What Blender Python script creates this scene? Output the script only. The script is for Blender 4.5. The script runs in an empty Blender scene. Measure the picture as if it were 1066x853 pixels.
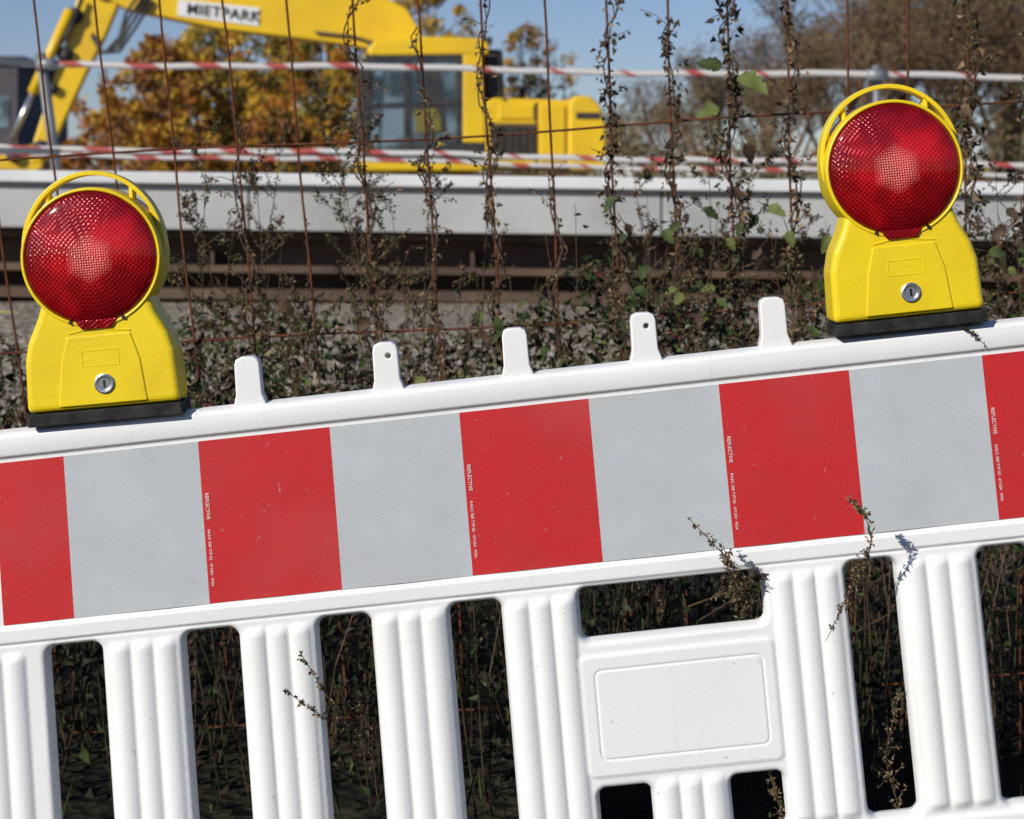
import bpy, math, random
import numpy as np
from mathutils import Vector, Matrix, noise
random.seed(7); np.random.seed(7)
R=random.random
def U(a,b): return a+(b-a)*R()

# ---------------------------------------------------------------- scene / camera
scene=bpy.context.scene
FOC=2040.8; HC=1.27; HY=215.0
cam=bpy.data.cameras.new("camera"); camo=bpy.data.objects.new("camera",cam)
scene.collection.objects.link(camo)
camo.location=(0,0,HC); camo.rotation_euler=(math.radians(90),0,0)
cam.sensor_width=36; cam.lens=68.92; cam.shift_y=(HY-426.5)/1066.0
cam.clip_end=3000; cam.clip_start=0.05
cam.dof.use_dof=True; cam.dof.focus_distance=2.99; cam.dof.aperture_fstop=8.0
scene.camera=camo
scene.view_settings.view_transform='Standard'
scene.view_settings.look='None'; scene.view_settings.exposure=0
def W(px,py,Y):            # real position of a surveyed point standing at distance Y
    k=Y/FOC
    return Vector(((px-533)*k,Y,HC+(HY-py)*k))

# ---------------------------------------------------------------- light
SUN_EL=math.radians(27); AZ=math.radians(41)   # behind the viewer, to the left
w=bpy.data.worlds.new("World"); scene.world=w; w.use_nodes=True
nt=w.node_tree; nt.nodes.clear()
sky=nt.nodes.new('ShaderNodeTexSky'); sky.sky_type='NISHITA'; sky.sun_disc=False
sky.sun_elevation=SUN_EL
sd=Vector((-math.sin(AZ)*math.cos(SUN_EL),-math.cos(AZ)*math.cos(SUN_EL),math.sin(SUN_EL)))
sky.sun_rotation=math.atan2(sd.x,sd.y)
sky.air_density=1.0; sky.dust_density=0.1; sky.ozone_density=2.6
tint=nt.nodes.new('ShaderNodeMix'); tint.data_type='RGBA'; tint.blend_type='MULTIPLY'; tint.inputs[0].default_value=1
tint.inputs[7].default_value=(0.92,0.94,1.20,1)
bg=nt.nodes.new('ShaderNodeBackground'); bg.inputs['Strength'].default_value=0.066
out=nt.nodes.new('ShaderNodeOutputWorld')
nt.links.new(sky.outputs[0],tint.inputs[6]); nt.links.new(tint.outputs[2],bg.inputs[0]); nt.links.new(bg.outputs[0],out.inputs[0])
sl=bpy.data.lights.new("sun","SUN"); sl.energy=4.6; sl.angle=math.radians(0.5); sl.color=(1,0.95,0.86)
so=bpy.data.objects.new("sun",sl); scene.collection.objects.link(so)
so.rotation_euler=sd.to_track_quat('Z','Y').to_euler(); so.location=(-5,-8,8)

# ---------------------------------------------------------------- materials
def mat(name,col,rough=0.6,col2=None,nscale=8,thr=(0.4,0.65),bump=0,bscale=60,metal=0,coat=0,detail=4,spec=0.5):
    m=bpy.data.materials.new(name); m.use_nodes=True; n=m.node_tree.nodes; l=m.node_tree.links
    b=n['Principled BSDF']
    b.inputs['Base Color'].default_value=(*col,1); b.inputs['Roughness'].default_value=rough
    b.inputs['Metallic'].default_value=metal; b.inputs['Coat Weight'].default_value=coat
    b.inputs['Specular IOR Level'].default_value=spec
    tc=n.new('ShaderNodeTexCoord')
    if col2:
        t=n.new('ShaderNodeTexNoise'); t.inputs['Scale'].default_value=nscale; t.inputs['Detail'].default_value=detail
        l.new(tc.outputs['Object'],t.inputs['Vector'])
        r=n.new('ShaderNodeValToRGB'); r.color_ramp.elements[0].position=thr[0]; r.color_ramp.elements[1].position=thr[1]
        r.color_ramp.elements[0].color=(*col,1); r.color_ramp.elements[1].color=(*col2,1)
        l.new(t.outputs['Fac'],r.inputs[0]); l.new(r.outputs[0],b.inputs['Base Color'])
    if bump:
        t=n.new('ShaderNodeTexNoise'); t.inputs['Scale'].default_value=bscale; t.inputs['Detail'].default_value=3
        l.new(tc.outputs['Object'],t.inputs['Vector'])
        bp=n.new('ShaderNodeBump'); bp.inputs['Strength'].default_value=bump; bp.inputs['Distance'].default_value=0.01
        l.new(t.outputs['Fac'],bp.inputs['Height']); l.new(bp.outputs[0],b.inputs['Normal'])
    return m
def leafmat(name,col,col2,tl=0.0,sc=30):
    m=mat(name,col,0.7,col2,sc,(0.35,0.65),detail=1,spec=0.25)
    if tl:
        n=m.node_tree.nodes; l=m.node_tree.links
        b=n['Principled BSDF']; tr=n.new('ShaderNodeBsdfTranslucent'); tr.inputs[0].default_value=(*[c*1.3 for c in col2],1)
        mx=n.new('ShaderNodeMixShader'); mx.inputs[0].default_value=tl
        l.new(b.outputs[0],mx.inputs[1]); l.new(tr.outputs[0],mx.inputs[2]); l.new(mx.outputs[0],n['Material Output'].inputs[0])
    return m

def plastic_white():
    m=mat("white_plastic",(0.78,0.78,0.77),0.34,bump=0.05,bscale=160)
    n=m.node_tree.nodes; l=m.node_tree.links; b=n['Principled BSDF']
    tc=n['Texture Coordinate']
    def noi(s,d,sc=None):
        t=n.new('ShaderNodeTexNoise'); t.inputs['Scale'].default_value=s; t.inputs['Detail'].default_value=d
        if sc:
            mp=n.new('ShaderNodeMapping'); mp.inputs['Scale'].default_value=sc
            l.new(tc.outputs['Object'],mp.inputs[0]); l.new(mp.outputs[0],t.inputs['Vector'])
        else: l.new(tc.outputs['Object'],t.inputs['Vector'])
        return t
    def ramp(src,p0,p1,c0,c1):
        r=n.new('ShaderNodeValToRGB'); r.color_ramp.elements[0].position=p0; r.color_ramp.elements[1].position=p1
        r.color_ramp.elements[0].color=(c0,c0,c0,1); r.color_ramp.elements[1].color=(c1,c1,c1,1)
        l.new(src,r.inputs[0]); return r
    big=ramp(noi(4,5).outputs[0],0.45,0.75,0,0.4)
    streak=ramp(noi(6,3,sc=(9,1,0.8)).outputs[0],0.60,0.85,0,0.3)
    spk=ramp(noi(95,3).outputs[0],0.72,0.77,0,0.5)
    def mixc(f,a,c):
        x=n.new('ShaderNodeMix'); x.data_type='RGBA'; l.new(f,x.inputs[0])
        if isinstance(a,tuple): x.inputs[6].default_value=(*a,1)
        else: l.new(a,x.inputs[6])
        x.inputs[7].default_value=(*c,1); return x.outputs[2]
    c=mixc(big.outputs[0],(0.78,0.785,0.78),(0.67,0.665,0.64))
    c=mixc(streak.outputs[0],c,(0.58,0.55,0.48))
    c=mixc(spk.outputs[0],c,(0.30,0.25,0.19))
    l.new(c,b.inputs['Base Color'])
    return m
M_WHITE=plastic_white()
def film(name,c,c2):
    m=mat(name,c,0.42,c2,14,(0.4,0.75),coat=0.1)
    n=m.node_tree.nodes; l=m.node_tree.links; b=n['Principled BSDF']; tc=n['Texture Coordinate']
    v=n.new('ShaderNodeTexVoronoi'); v.inputs['Scale'].default_value=420; v.feature='F1'
    l.new(tc.outputs['Object'],v.inputs['Vector'])
    big=n.new('ShaderNodeTexNoise'); big.inputs['Scale'].default_value=9; l.new(tc.outputs['Object'],big.inputs['Vector'])
    ad=n.new('ShaderNodeMath'); ad.operation='MULTIPLY_ADD'; ad.inputs[1].default_value=0.16
    l.new(v.outputs['Distance'],ad.inputs[0]); l.new(big.outputs[0],ad.inputs[2])
    bp=n.new('ShaderNodeBump'); bp.inputs['Strength'].default_value=0.32; bp.inputs['Distance'].default_value=0.004
    l.new(ad.outputs[0],bp.inputs['Height']); l.new(bp.outputs[0],b.inputs['Normal'])
    old=b.inputs['Base Color'].links[0].from_socket
    def blot(scale,det,dist,p0,p1,amt,col,old,sc=(1,1,1)):
        mp=n.new('ShaderNodeMapping'); mp.inputs['Scale'].default_value=sc; mp.inputs['Rotation'].default_value=(0,0.5,0)
        l.new(tc.outputs['Object'],mp.inputs[0])
        t=n.new('ShaderNodeTexNoise'); t.inputs['Scale'].default_value=scale; t.inputs['Detail'].default_value=det; t.inputs['Distortion'].default_value=dist
        l.new(mp.outputs[0],t.inputs['Vector'])
        r=n.new('ShaderNodeValToRGB'); r.color_ramp.elements[0].position=p0; r.color_ramp.elements[1].position=p1
        r.color_ramp.elements[0].color=(0,0,0,1); r.color_ramp.elements[1].color=(amt,amt,amt,1)
        l.new(t.outputs[0],r.inputs[0])
        x=n.new('ShaderNodeMix'); x.data_type='RGBA'; l.new(r.outputs[0],x.inputs[0]); l.new(old,x.inputs[6]); x.inputs[7].default_value=(*col,1)
        return x.outputs[2]
    old=blot(80,3,1.5,0.70,0.75,0.45,(0.42,0.32,0.28),old)
    old=blot(11,3,0.3,0.73,0.80,0.28,(0.6,0.45,0.42),old,(3.0,1,0.7))
    old=blot(3,5,0.2,0.5,0.85,0.2,(0.30,0.22,0.20),old)
    l.new(old,b.inputs['Base Color'])
    return m
M_RED=film("red_reflective_film",(0.52,0.020,0.022),(0.46,0.026,0.026))
M_FW=film("silver_reflective_film",(0.47,0.50,0.52),(0.43,0.455,0.47))
M_YEL=mat("yellow_plastic",(0.79,0.585,0.010),0.36,(0.70,0.50,0.012),10,(0.4,0.7),bump=0.06,bscale=150)
M_BLK=mat("black_rubber",(0.012,0.012,0.013),0.75,(0.03,0.028,0.025),40,bump=0.2,spec=0.25)
M_STEEL=mat("steel",(0.6,0.6,0.6),0.3,metal=0.9)
M_RUST=mat("rusty_wire",(0.085,0.026,0.013),0.85,(0.15,0.05,0.02),50,spec=0.2)
M_CONC=mat("concrete",(0.44,0.45,0.45),0.85,(0.27,0.275,0.275),1.3,(0.3,0.75),bump=0.3,bscale=20,detail=8)
M_CONCT=mat("concrete_coping",(0.66,0.67,0.68),0.8,(0.50,0.51,0.52),1.6,(0.35,0.7),detail=6)
M_GIRD=mat("rusty_girder",(0.060,0.036,0.022),0.75,(0.11,0.065,0.04),3,bump=0.3,bscale=15)
M_GALV=mat("galvanised_steel",(0.26,0.27,0.28),0.5,(0.18,0.19,0.20),6,metal=0.4)
M_EXY=mat("excavator_yellow_paint",(0.78,0.50,0.010),0.4,(0.62,0.38,0.02),1.5,(0.45,0.8),coat=0.2)
M_EXD=mat("excavator_dark",(0.018,0.019,0.021),0.6,(0.045,0.04,0.038),6)
M_GLASS=mat("cab_glass",(0.015,0.025,0.03),0.08,(0.13,0.19,0.23),1.3,(0.45,0.6),coat=1,spec=0.8)  # pale noise patches paint bright window reflections into the colour
M_BARK=mat("bark",(0.09,0.07,0.055),0.9,(0.15,0.12,0.09),8)
M_DRY=leafmat("dry_leaf_dark",(0.032,0.019,0.012),(0.085,0.052,0.030))
M_TAN=leafmat("dry_leaf_tan",(0.15,0.10,0.055),(0.25,0.17,0.09))
M_GRN=leafmat("green_leaf",(0.022,0.040,0.010),(0.060,0.085,0.022))
M_LGRN=leafmat("pale_green_leaf",(0.11,0.14,0.035),(0.18,0.20,0.065),0.2)
M_REDL=leafmat("red_leaf",(0.07,0.012,0.012),(0.10,0.025,0.02))
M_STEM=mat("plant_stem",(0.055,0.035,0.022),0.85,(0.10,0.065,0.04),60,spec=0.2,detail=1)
M_DSTEM=mat("shade_dark_stem",(0.025,0.02,0.012),0.85,(0.05,0.04,0.022),20,spec=0.1,detail=1)  # darkened stem copy, shade behind the barrier put into its colour
M_DDRY=leafmat("shade_dark_dry_leaf",(0.014,0.011,0.007),(0.032,0.023,0.013))  # dry leaf darkened so its colour carries the shade inside the slots
M_DGRN=leafmat("shade_dark_green_leaf",(0.010,0.020,0.006),(0.026,0.042,0.012))  # darkened green copy, undergrowth shade painted into the colour
VM=[M_STEM,M_DRY,M_TAN,M_GRN,M_LGRN,M_REDL]

# ---------------------------------------------------------------- mesh helpers
class MB:
    def __init__(s): s.v=[]; s.f=[]; s.m=[]
    def tube(s,pts,rad,sides=6,mi=0,cap=True):
        pts=[Vector(p) for p in pts]; n=len(pts)
        if not hasattr(rad,'__len__'): rad=[rad]*n
        base=len(s.v)
        for i,p in enumerate(pts):
            d=(pts[min(i+1,n-1)]-pts[max(i-1,0)])
            if d.length<1e-9: d=Vector((0,0,1))
            d.normalize()
            a=d.cross(Vector((0.13,1,0.07))) 
            if a.length<0.1: a=d.cross(Vector((1,0,0)))
            a.normalize(); b=d.cross(a)
            for j in range(sides):
                t=2*math.pi*j/sides
                q=p+(a*math.cos(t)+b*math.sin(t))*rad[i]; s.v.append(tuple(q))
        for i in range(n-1):
            for j in range(sides):
                j2=(j+1)%sides
                s.f.append((base+i*sides+j,base+i*sides+j2,base+(i+1)*sides+j2,base+(i+1)*sides+j)); s.m.append(mi)
        if cap and sides>3:
            s.f.append(tuple(base+j for j in reversed(range(sides)))); s.m.append(mi)
            s.f.append(tuple(base+(n-1)*sides+j for j in range(sides))); s.m.append(mi)
    def leaf(s,p,d,up,L,Wd,mi=0,fold=0.25):
        side=d.cross(up)
        if side.length<1e-4: side=Vector((1,0,0))
        side.normalize(); nn=side.cross(d); b=len(s.v)
        m=p+d*L*0.45
        s.v+= [tuple(p),tuple(m+side*Wd*0.5+nn*Wd*fold),tuple(p+d*L-nn*L*fold*0.6),tuple(m-side*Wd*0.5+nn*Wd*fold)]
        s.f+=[(b,b+1,b+2),(b,b+2,b+3)]; s.m+=[mi,mi]
    def prism(s,poly,fn,d0,d1,mi=0):
        n=len(poly); b=len(s.v)
        for d in (d0,d1):
            for p in poly: s.v.append(tuple(fn(p[0],p[1],d)))
        s.f.append(tuple(b+i for i in range(n))); s.m.append(mi)
        s.f.append(tuple(b+n+i for i in reversed(range(n)))); s.m.append(mi)
        for i in range(n):
            j=(i+1)%n; s.f.append((b+j,b+i,b+n+i,b+n+j)); s.m.append(mi)
    def box(s,x0,x1,y0,y1,z0,z1,mi=0):
        b=len(s.v)
        s.v+=[(x0,y0,z0),(x1,y0,z0),(x1,y1,z0),(x0,y1,z0),(x0,y0,z1),(x1,y0,z1),(x1,y1,z1),(x0,y1,z1)]
        for f in [(0,3,2,1),(4,5,6,7),(0,1,5,4),(1,2,6,5),(2,3,7,6),(3,0,4,7)]:
            s.f.append(tuple(b+i for i in f)); s.m.append(mi)
    def revolve(s,prof,fn,seg=64,mi=0):
        b=len(s.v)
        for r,d in prof:
            for j in range(seg):
                t=2*math.pi*j/seg; s.v.append(tuple(fn(r*math.cos(t),r*math.sin(t),d)))
        for i in range(len(prof)-1):
            for j in range(seg):
                j2=(j+1)%seg
                s.f.append((b+i*seg+j,b+i*seg+j2,b+(i+1)*seg+j2,b+(i+1)*seg+j)); s.m.append(mi)
    def obj(s,name,mats,parent=None,smooth=False,bevel=0,seg=2,fixn=False):
        me=bpy.data.meshes.new(name); me.from_pydata(s.v,[],s.f)
        for m in mats: me.materials.append(m)
        me.polygons.foreach_set('material_index',s.m)
        if smooth: me.polygons.foreach_set('use_smooth',[True]*len(s.f))
        me.update()
        if fixn:
            import bmesh
            bm=bmesh.new(); bm.from_mesh(me); bmesh.ops.recalc_face_normals(bm,faces=bm.faces); bm.to_mesh(me); bm.free()
        o=bpy.data.objects.new(name,me); scene.collection.objects.link(o)
        if bevel:
            b=o.modifiers.new("bevel",'BEVEL'); b.width=bevel; b.segments=seg; b.limit_method='ANGLE'; b.angle_limit=math.radians(25)
        if parent: attach(o,parent)
        return o
def attach(o,p):
    o.parent=p; o.matrix_parent_inverse=Matrix.Translation(-p.location)
def empty(name,loc):
    e=bpy.data.objects.new(name,None); e.location=loc; e.empty_display_size=0.2
    scene.collection.objects.link(e); return e

# ================================================================= BARRIER
K3=3.0/FOC
def bm_map(u,v):
    x=u+(0.064+4.3e-5*u)*v
    y=482.2-0.1098*u+v*(1+1.5e-5*u)
    return x,y
def B(u,v,d):
    x,y=bm_map(u,v)
    return Vector(((x-533)*K3,3.022-d,HC+(HY-y)*K3))
barrier=empty("construction_barrier",(0,3.02,0.2))
U0,U1,V0,V1=-78,1300,-33,500
def rr(u,v,a,b,c,d,r):
    cx,cy=(a+b)/2,(c+d)/2; hx,hy=(b-a)/2-r,(d-c)/2-r
    qx=np.abs(u-cx)-hx; qy=np.abs(v-cy)-hy
    return np.hypot(np.maximum(qx,0),np.maximum(qy,0))+np.minimum(np.maximum(qx,qy),0)-r
SL=[(36,91),(177,232),(315,369),(451,504),(860,911),(997,1049),(1136,1189)]
slots=[(a,b,197,458,9) for a,b in SL]+[(585,773,195,247,8),(588,641,402,458,8),(723,776,402,458,8)]
def dist(u,v):
    d=-rr(u,v,U0,U1,V0,V1,10)
    for s_ in slots: d=np.minimum(d,rr(u,v,*s_))
    return d
def sstep(x,a,b):
    t=np.clip((x-a)/(b-a),0,1); return t*t*(3-2*t)
def elev(u,v):
    e=np.full_like(u,0.0200)
    top=1-sstep(v,-7,-2.5)
    e=e+top*(0.0050+0.0040*np.cos(np.clip((v+20)/14,-1,1)*1.3))
    low=sstep(v,170,174)*(1-sstep(v,186,190))
    e=e+low*0.0065
    rib=sstep(v,186,192)
    e=e+rib*0.0035
    pk=[(-78,36),(91,177),(232,315),(369,451),(504,585),(773,860),(911,997),(1049,1136),(1189,1300)]
    fl=lambda c:0.0075*(np.abs(np.sin((u-c+34.5)/23*math.pi))**0.65)
    for a,b in pk:
        c=(a+b)/2; m=(np.abs(u-c)<34.5)
        e=e+np.where(m,fl(c)*sstep(v,196,207)*(1-sstep(v,448,460)),0)
    c=682; m=(np.abs(u-c)<34.5)
    e=e+np.where(m,fl(c)*sstep(v,394,405)*(1-sstep(v,448,460)),0)
    pl=rr(u,v,578,780,262,390,8)
    e=e+0.003*(1-sstep(pl,-3,0))
    q=rr(u,v,594,766,279,371,7)
    e=e-0.0016*(1-sstep(np.abs(q),0.3,1.6)) 
    e=e+0.004*sstep(v,462,468)
    return e
us=np.unique(np.concatenate([np.arange(U0,U1+0.1,2.0),np.arange(591,598,1.0),np.arange(763,770,1.0)]))
vs=np.arange(V0,V1+0.1,2.0)
vs=np.unique(np.concatenate([vs,np.arange(-16,0,1.0),np.arange(169,193,1.0),np.arange(276,283,1.0),np.arange(368,375,1.0)]))
UU,VV=np.meshgrid(us,vs)
uu=UU.ravel().copy(); vv=VV.ravel().copy()
d=dist(uu,vv)
eps=0.5
near=(d<0)&(d>-3.2)
gx=(dist(uu+eps,vv)-dist(uu-eps,vv))/(2*eps); gy=(dist(uu,vv+eps)-dist(uu,vv-eps))/(2*eps)
e0=elev(uu,vv)
uu[near]-=d[near]*gx[near]; vv[near]-=d[near]*gy[near]
dd=np.clip(d,0,None)
prof=np.sqrt(np.clip(1-(1-np.clip(dd/6.5,0,1))**2,0,1))
E=e0*prof
warp=np.array([0.0013*noise.noise(Vector((a/130,b/130,0.3))) for a,b in zip(uu,vv)]) 
E=np.where(dd>7,E+warp,E)
nv=len(uu); nu=len(us); nvv=len(vs)
x=uu+(0.064+4.3e-5*uu)*vv; y=482.2-0.1098*uu+vv*(1+1.5e-5*uu)
X=(x-533)*K3; Z=HC+(HY-y)*K3
front=np.stack([X,3.022-E,Z],1); back=np.stack([X,3.022+E,Z],1)
I=np.arange(nv).reshape(nvv,nu)
a=I[:-1,:-1].ravel(); b=I[:-1,1:].ravel(); c=I[1:,1:].ravel(); e=I[1:,:-1].ravel()
mn=np.maximum.reduce([d[a],d[b],d[c],d[e]])
keep=mn>0
a,b,c,e=a[keep],b[keep],c[keep],e[keep]
F1=np.stack([a,e,c,b],1); F2=np.stack([a,b,c,e],1)+nv
allv=np.concatenate([front,back]); allf=np.concatenate([F1,F2])
used=np.unique(allf); remap=-np.ones(len(allv),int); remap[used]=np.arange(len(used))
me=bpy.data.meshes.new("plastic_body"); me.from_pydata(allv[used].tolist(),[],remap[allf].tolist())
me.materials.append(M_WHITE); me.polygons.foreach_set('use_smooth',[True]*len(me.polygons)); me.update()
o=bpy.data.objects.new("plastic_body",me); scene.collection.objects.link(o); attach(o,barrier)
bd=[-7,66,206,343,478,612.5,748,883.5,1022,1160,1285]
for side in (1,-1):
    for i in range(len(bd)-1):
        mb=MB(); n=24
        for j in range(n+1):
            uu_=bd[i]+(bd[i+1]-bd[i])*j/n
            for q_,v_ in enumerate((0.2,42,84,126,168.5)):
                mb.v.append(tuple(B(uu_,v_,side*(0.0217+0.0004*math.sin(uu_*0.05)))))
        for j in range(n):
            for q in range(4):
                b0=j*5+q; f=(b0,b0+1,b0+6,b0+5); mb.f.append(f if side>0 else f[::-1]); mb.m.append(0)
        mb.obj("reflective_stripe",[M_RED if i%2==0 else M_FW],barrier,smooth=True)
M_PRINT=mat("print_white",(0.75,0.75,0.75),0.5)
for ub in (206,478,748,1022):
    for txt,sz,off in (("REFLECTIVE",0.0078,54),("RA2/C 500 TYP 02 · 471554 · 9754",0.0060,92)):
        cu=bpy.data.curves.new("film_print",'FONT'); cu.body=txt; cu.size=sz; cu.extrude=0
        cu.materials.append(M_PRINT)
        t=bpy.data.objects.new("film_print",cu); scene.collection.objects.link(t)
        p=B(ub+3.5,off,0.0230); 
        lean_=math.atan(0.064+4.3e-5*ub)
        t.matrix_world=Matrix.Translation(p)@Matrix.Rotation(math.radians(90),4,'X')@Matrix.Rotation(math.radians(-90)+lean_,4,'Z')
        attach(t,barrier)
def peg(xc,yt,hole):
    cu=bpy.data.curves.new("hook_peg",'CURVE'); cu.dimensions='2D'; cu.fill_mode='BOTH'
    pts=[(-16,52),(-14,44),(-12,37),(-11.5,6),(-10,1.5),(-6,-0.5),(6,-0.5),(10,1.5),(11.5,6),(12,37),(14.5,44),(17,52)]
    s=cu.splines.new('POLY'); s.points.add(len(pts)-1)
    for i,(px,py) in enumerate(pts): s.points[i].co=(px*K3,-py*K3,0,1)
    s.use_cyclic_u=True
    if hole:
        s=cu.splines.new('POLY'); s.points.add(11)
        for i in range(12):
            t=2*math.pi*i/12; s.points[i].co=((3+4.4*math.cos(t))*K3,(-12+4.4*math.sin(t))*K3,0,1)
        s.use_cyclic_u=True
    cu.extrude=0.014; cu.bevel_depth=0.0022; cu.bevel_resolution=2
    cu.materials.append(M_WHITE)
    t=bpy.data.objects.new("hook_peg",cu); scene.collection.objects.link(t)
    p=Vector(((xc-533)*K3,3.018,HC+(HY-yt)*K3))
    t.matrix_world=Matrix.Translation(p)@Matrix.Rotation(math.radians(-4.5),4,'Y')@Matrix.Rotation(math.radians(90),4,'X')
    attach(t,barrier)
for xc,yt,h in ((256,374,0),(400,359,1),(535,344,0),(669,328,1),(804,312,0),(1210,266,0)): peg(xc,yt,h)
mb=MB()
for uc in (120,1100):
    x0,y0=bm_map(uc,495); X0=(x0-533)*K3+0.03; Z0=HC+(HY-y0)*K3
    mb.box(X0-0.05,X0+0.05,3.004,3.040,0.02,Z0+0.02,0)
    mb.box(X0-0.2,X0+0.2,2.68,3.36,0.0,0.11,1)
mb.obj("feet",[M_WHITE,M_BLK],barrier,bevel=0.008)

# ================================================================= WARNING LAMPS
def lens_mat():
    m=bpy.data.materials.new("red_lens"); m.use_nodes=True; n=m.node_tree.nodes; l=m.node_tree.links
    b=n['Principled BSDF']; b.inputs['Roughness'].default_value=0.22; b.inputs['Coat Weight'].default_value=0.6; b.inputs['Coat Roughness'].default_value=0.06
    b.inputs['Specular Tint'].default_value=(1,0.25,0.25,1)
    tc=n.new('ShaderNodeTexCoord'); sp=n.new('ShaderNodeSeparateXYZ'); l.new(tc.outputs['Object'],sp.inputs[0])
    def mth(op,a,b_=None,c_=None):
        x=n.new('ShaderNodeMath'); x.operation=op
        for i,s in enumerate((a,b_,c_)):
            if s is None: continue
            if isinstance(s,(int,float)): x.inputs[i].default_value=s
            else: l.new(s,x.inputs[i])
        return x.outputs[0]
    Xc,Zc=sp.outputs[0],sp.outputs[2]
    r=mth('SQRT',mth('ADD',mth('MULTIPLY',Xc,Xc),mth('MULTIPLY',Zc,Zc)))
    cx=mth('SINE',mth('MULTIPLY',Xc,2*math.pi/0.0076)); cz=mth('SINE',mth('MULTIPLY',Zc,2*math.pi/0.0076))
    cell=mth('MULTIPLY',cx,cz)
    dots=mth('GREATER_THAN',mth('ABSOLUTE',cell),0.5)
    ax=mth('ABSOLUTE',Xc); az=mth('ABSOLUTE',Zc)
    hexd=mth('MAXIMUM',ax,mth('ADD',mth('MULTIPLY',ax,0.5),mth('MULTIPLY',az,0.866)))
    # dots fade out towards the edge of the centre field
    hx=n.new('ShaderNodeMapRange'); hx.inputs[1].default_value=0.036; hx.inputs[2].default_value=0.018; l.new(hexd,hx.inputs[0])
    cdots=mth('MULTIPLY',dots,hx.outputs[0])
    ring=mth('SINE',mth('MULTIPLY',r,2*math.pi/0.0060))
    nz=n.new('ShaderNodeTexNoise'); nz.inputs['Scale'].default_value=13; nz.inputs['Detail'].default_value=2; l.new(tc.outputs['Object'],nz.inputs['Vector'])
    rp=n.new('ShaderNodeValToRGB'); cr=rp.color_ramp
    cr.elements[0].position=0.40; cr.elements[0].color=(0.15,0.001,0.003,1)
    cr.elements[1].position=0.74; cr.elements[1].color=(0.70,0.010,0.014,1)
    l.new(mth('ADD',mth('MULTIPLY',cell,0.16),nz.outputs[0]),rp.inputs[0])
    rim=n.new('ShaderNodeMapRange'); rim.inputs[1].default_value=0.066; rim.inputs[2].default_value=0.098; l.new(r,rim.inputs[0])
    x1=n.new('ShaderNodeMix'); x1.data_type='RGBA'; l.new(mth('MULTIPLY',rim.outputs[0],0.7),x1.inputs[0]); l.new(rp.outputs[0],x1.inputs[6]); x1.inputs[7].default_value=(0.10,0.0,0.003,1)
    x2=n.new('ShaderNodeMix'); x2.data_type='RGBA'; l.new(mth('MULTIPLY',cdots,0.9),x2.inputs[0]); l.new(x1.outputs[2],x2.inputs[6]); x2.inputs[7].default_value=(0.85,0.32,0.28,1)
    l.new(x2.outputs[2],b.inputs['Base Color'])
    bp=n.new('ShaderNodeBump'); bp.inputs['Strength'].default_value=0.35; bp.inputs['Distance'].default_value=0.0012
    l.new(mth('ADD',cell,mth('MULTIPLY',ring,0.5)),bp.inputs['Height']); l.new(bp.outputs[0],b.inputs['Normal'])
    return m
M_LENS=lens_mat()
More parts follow.
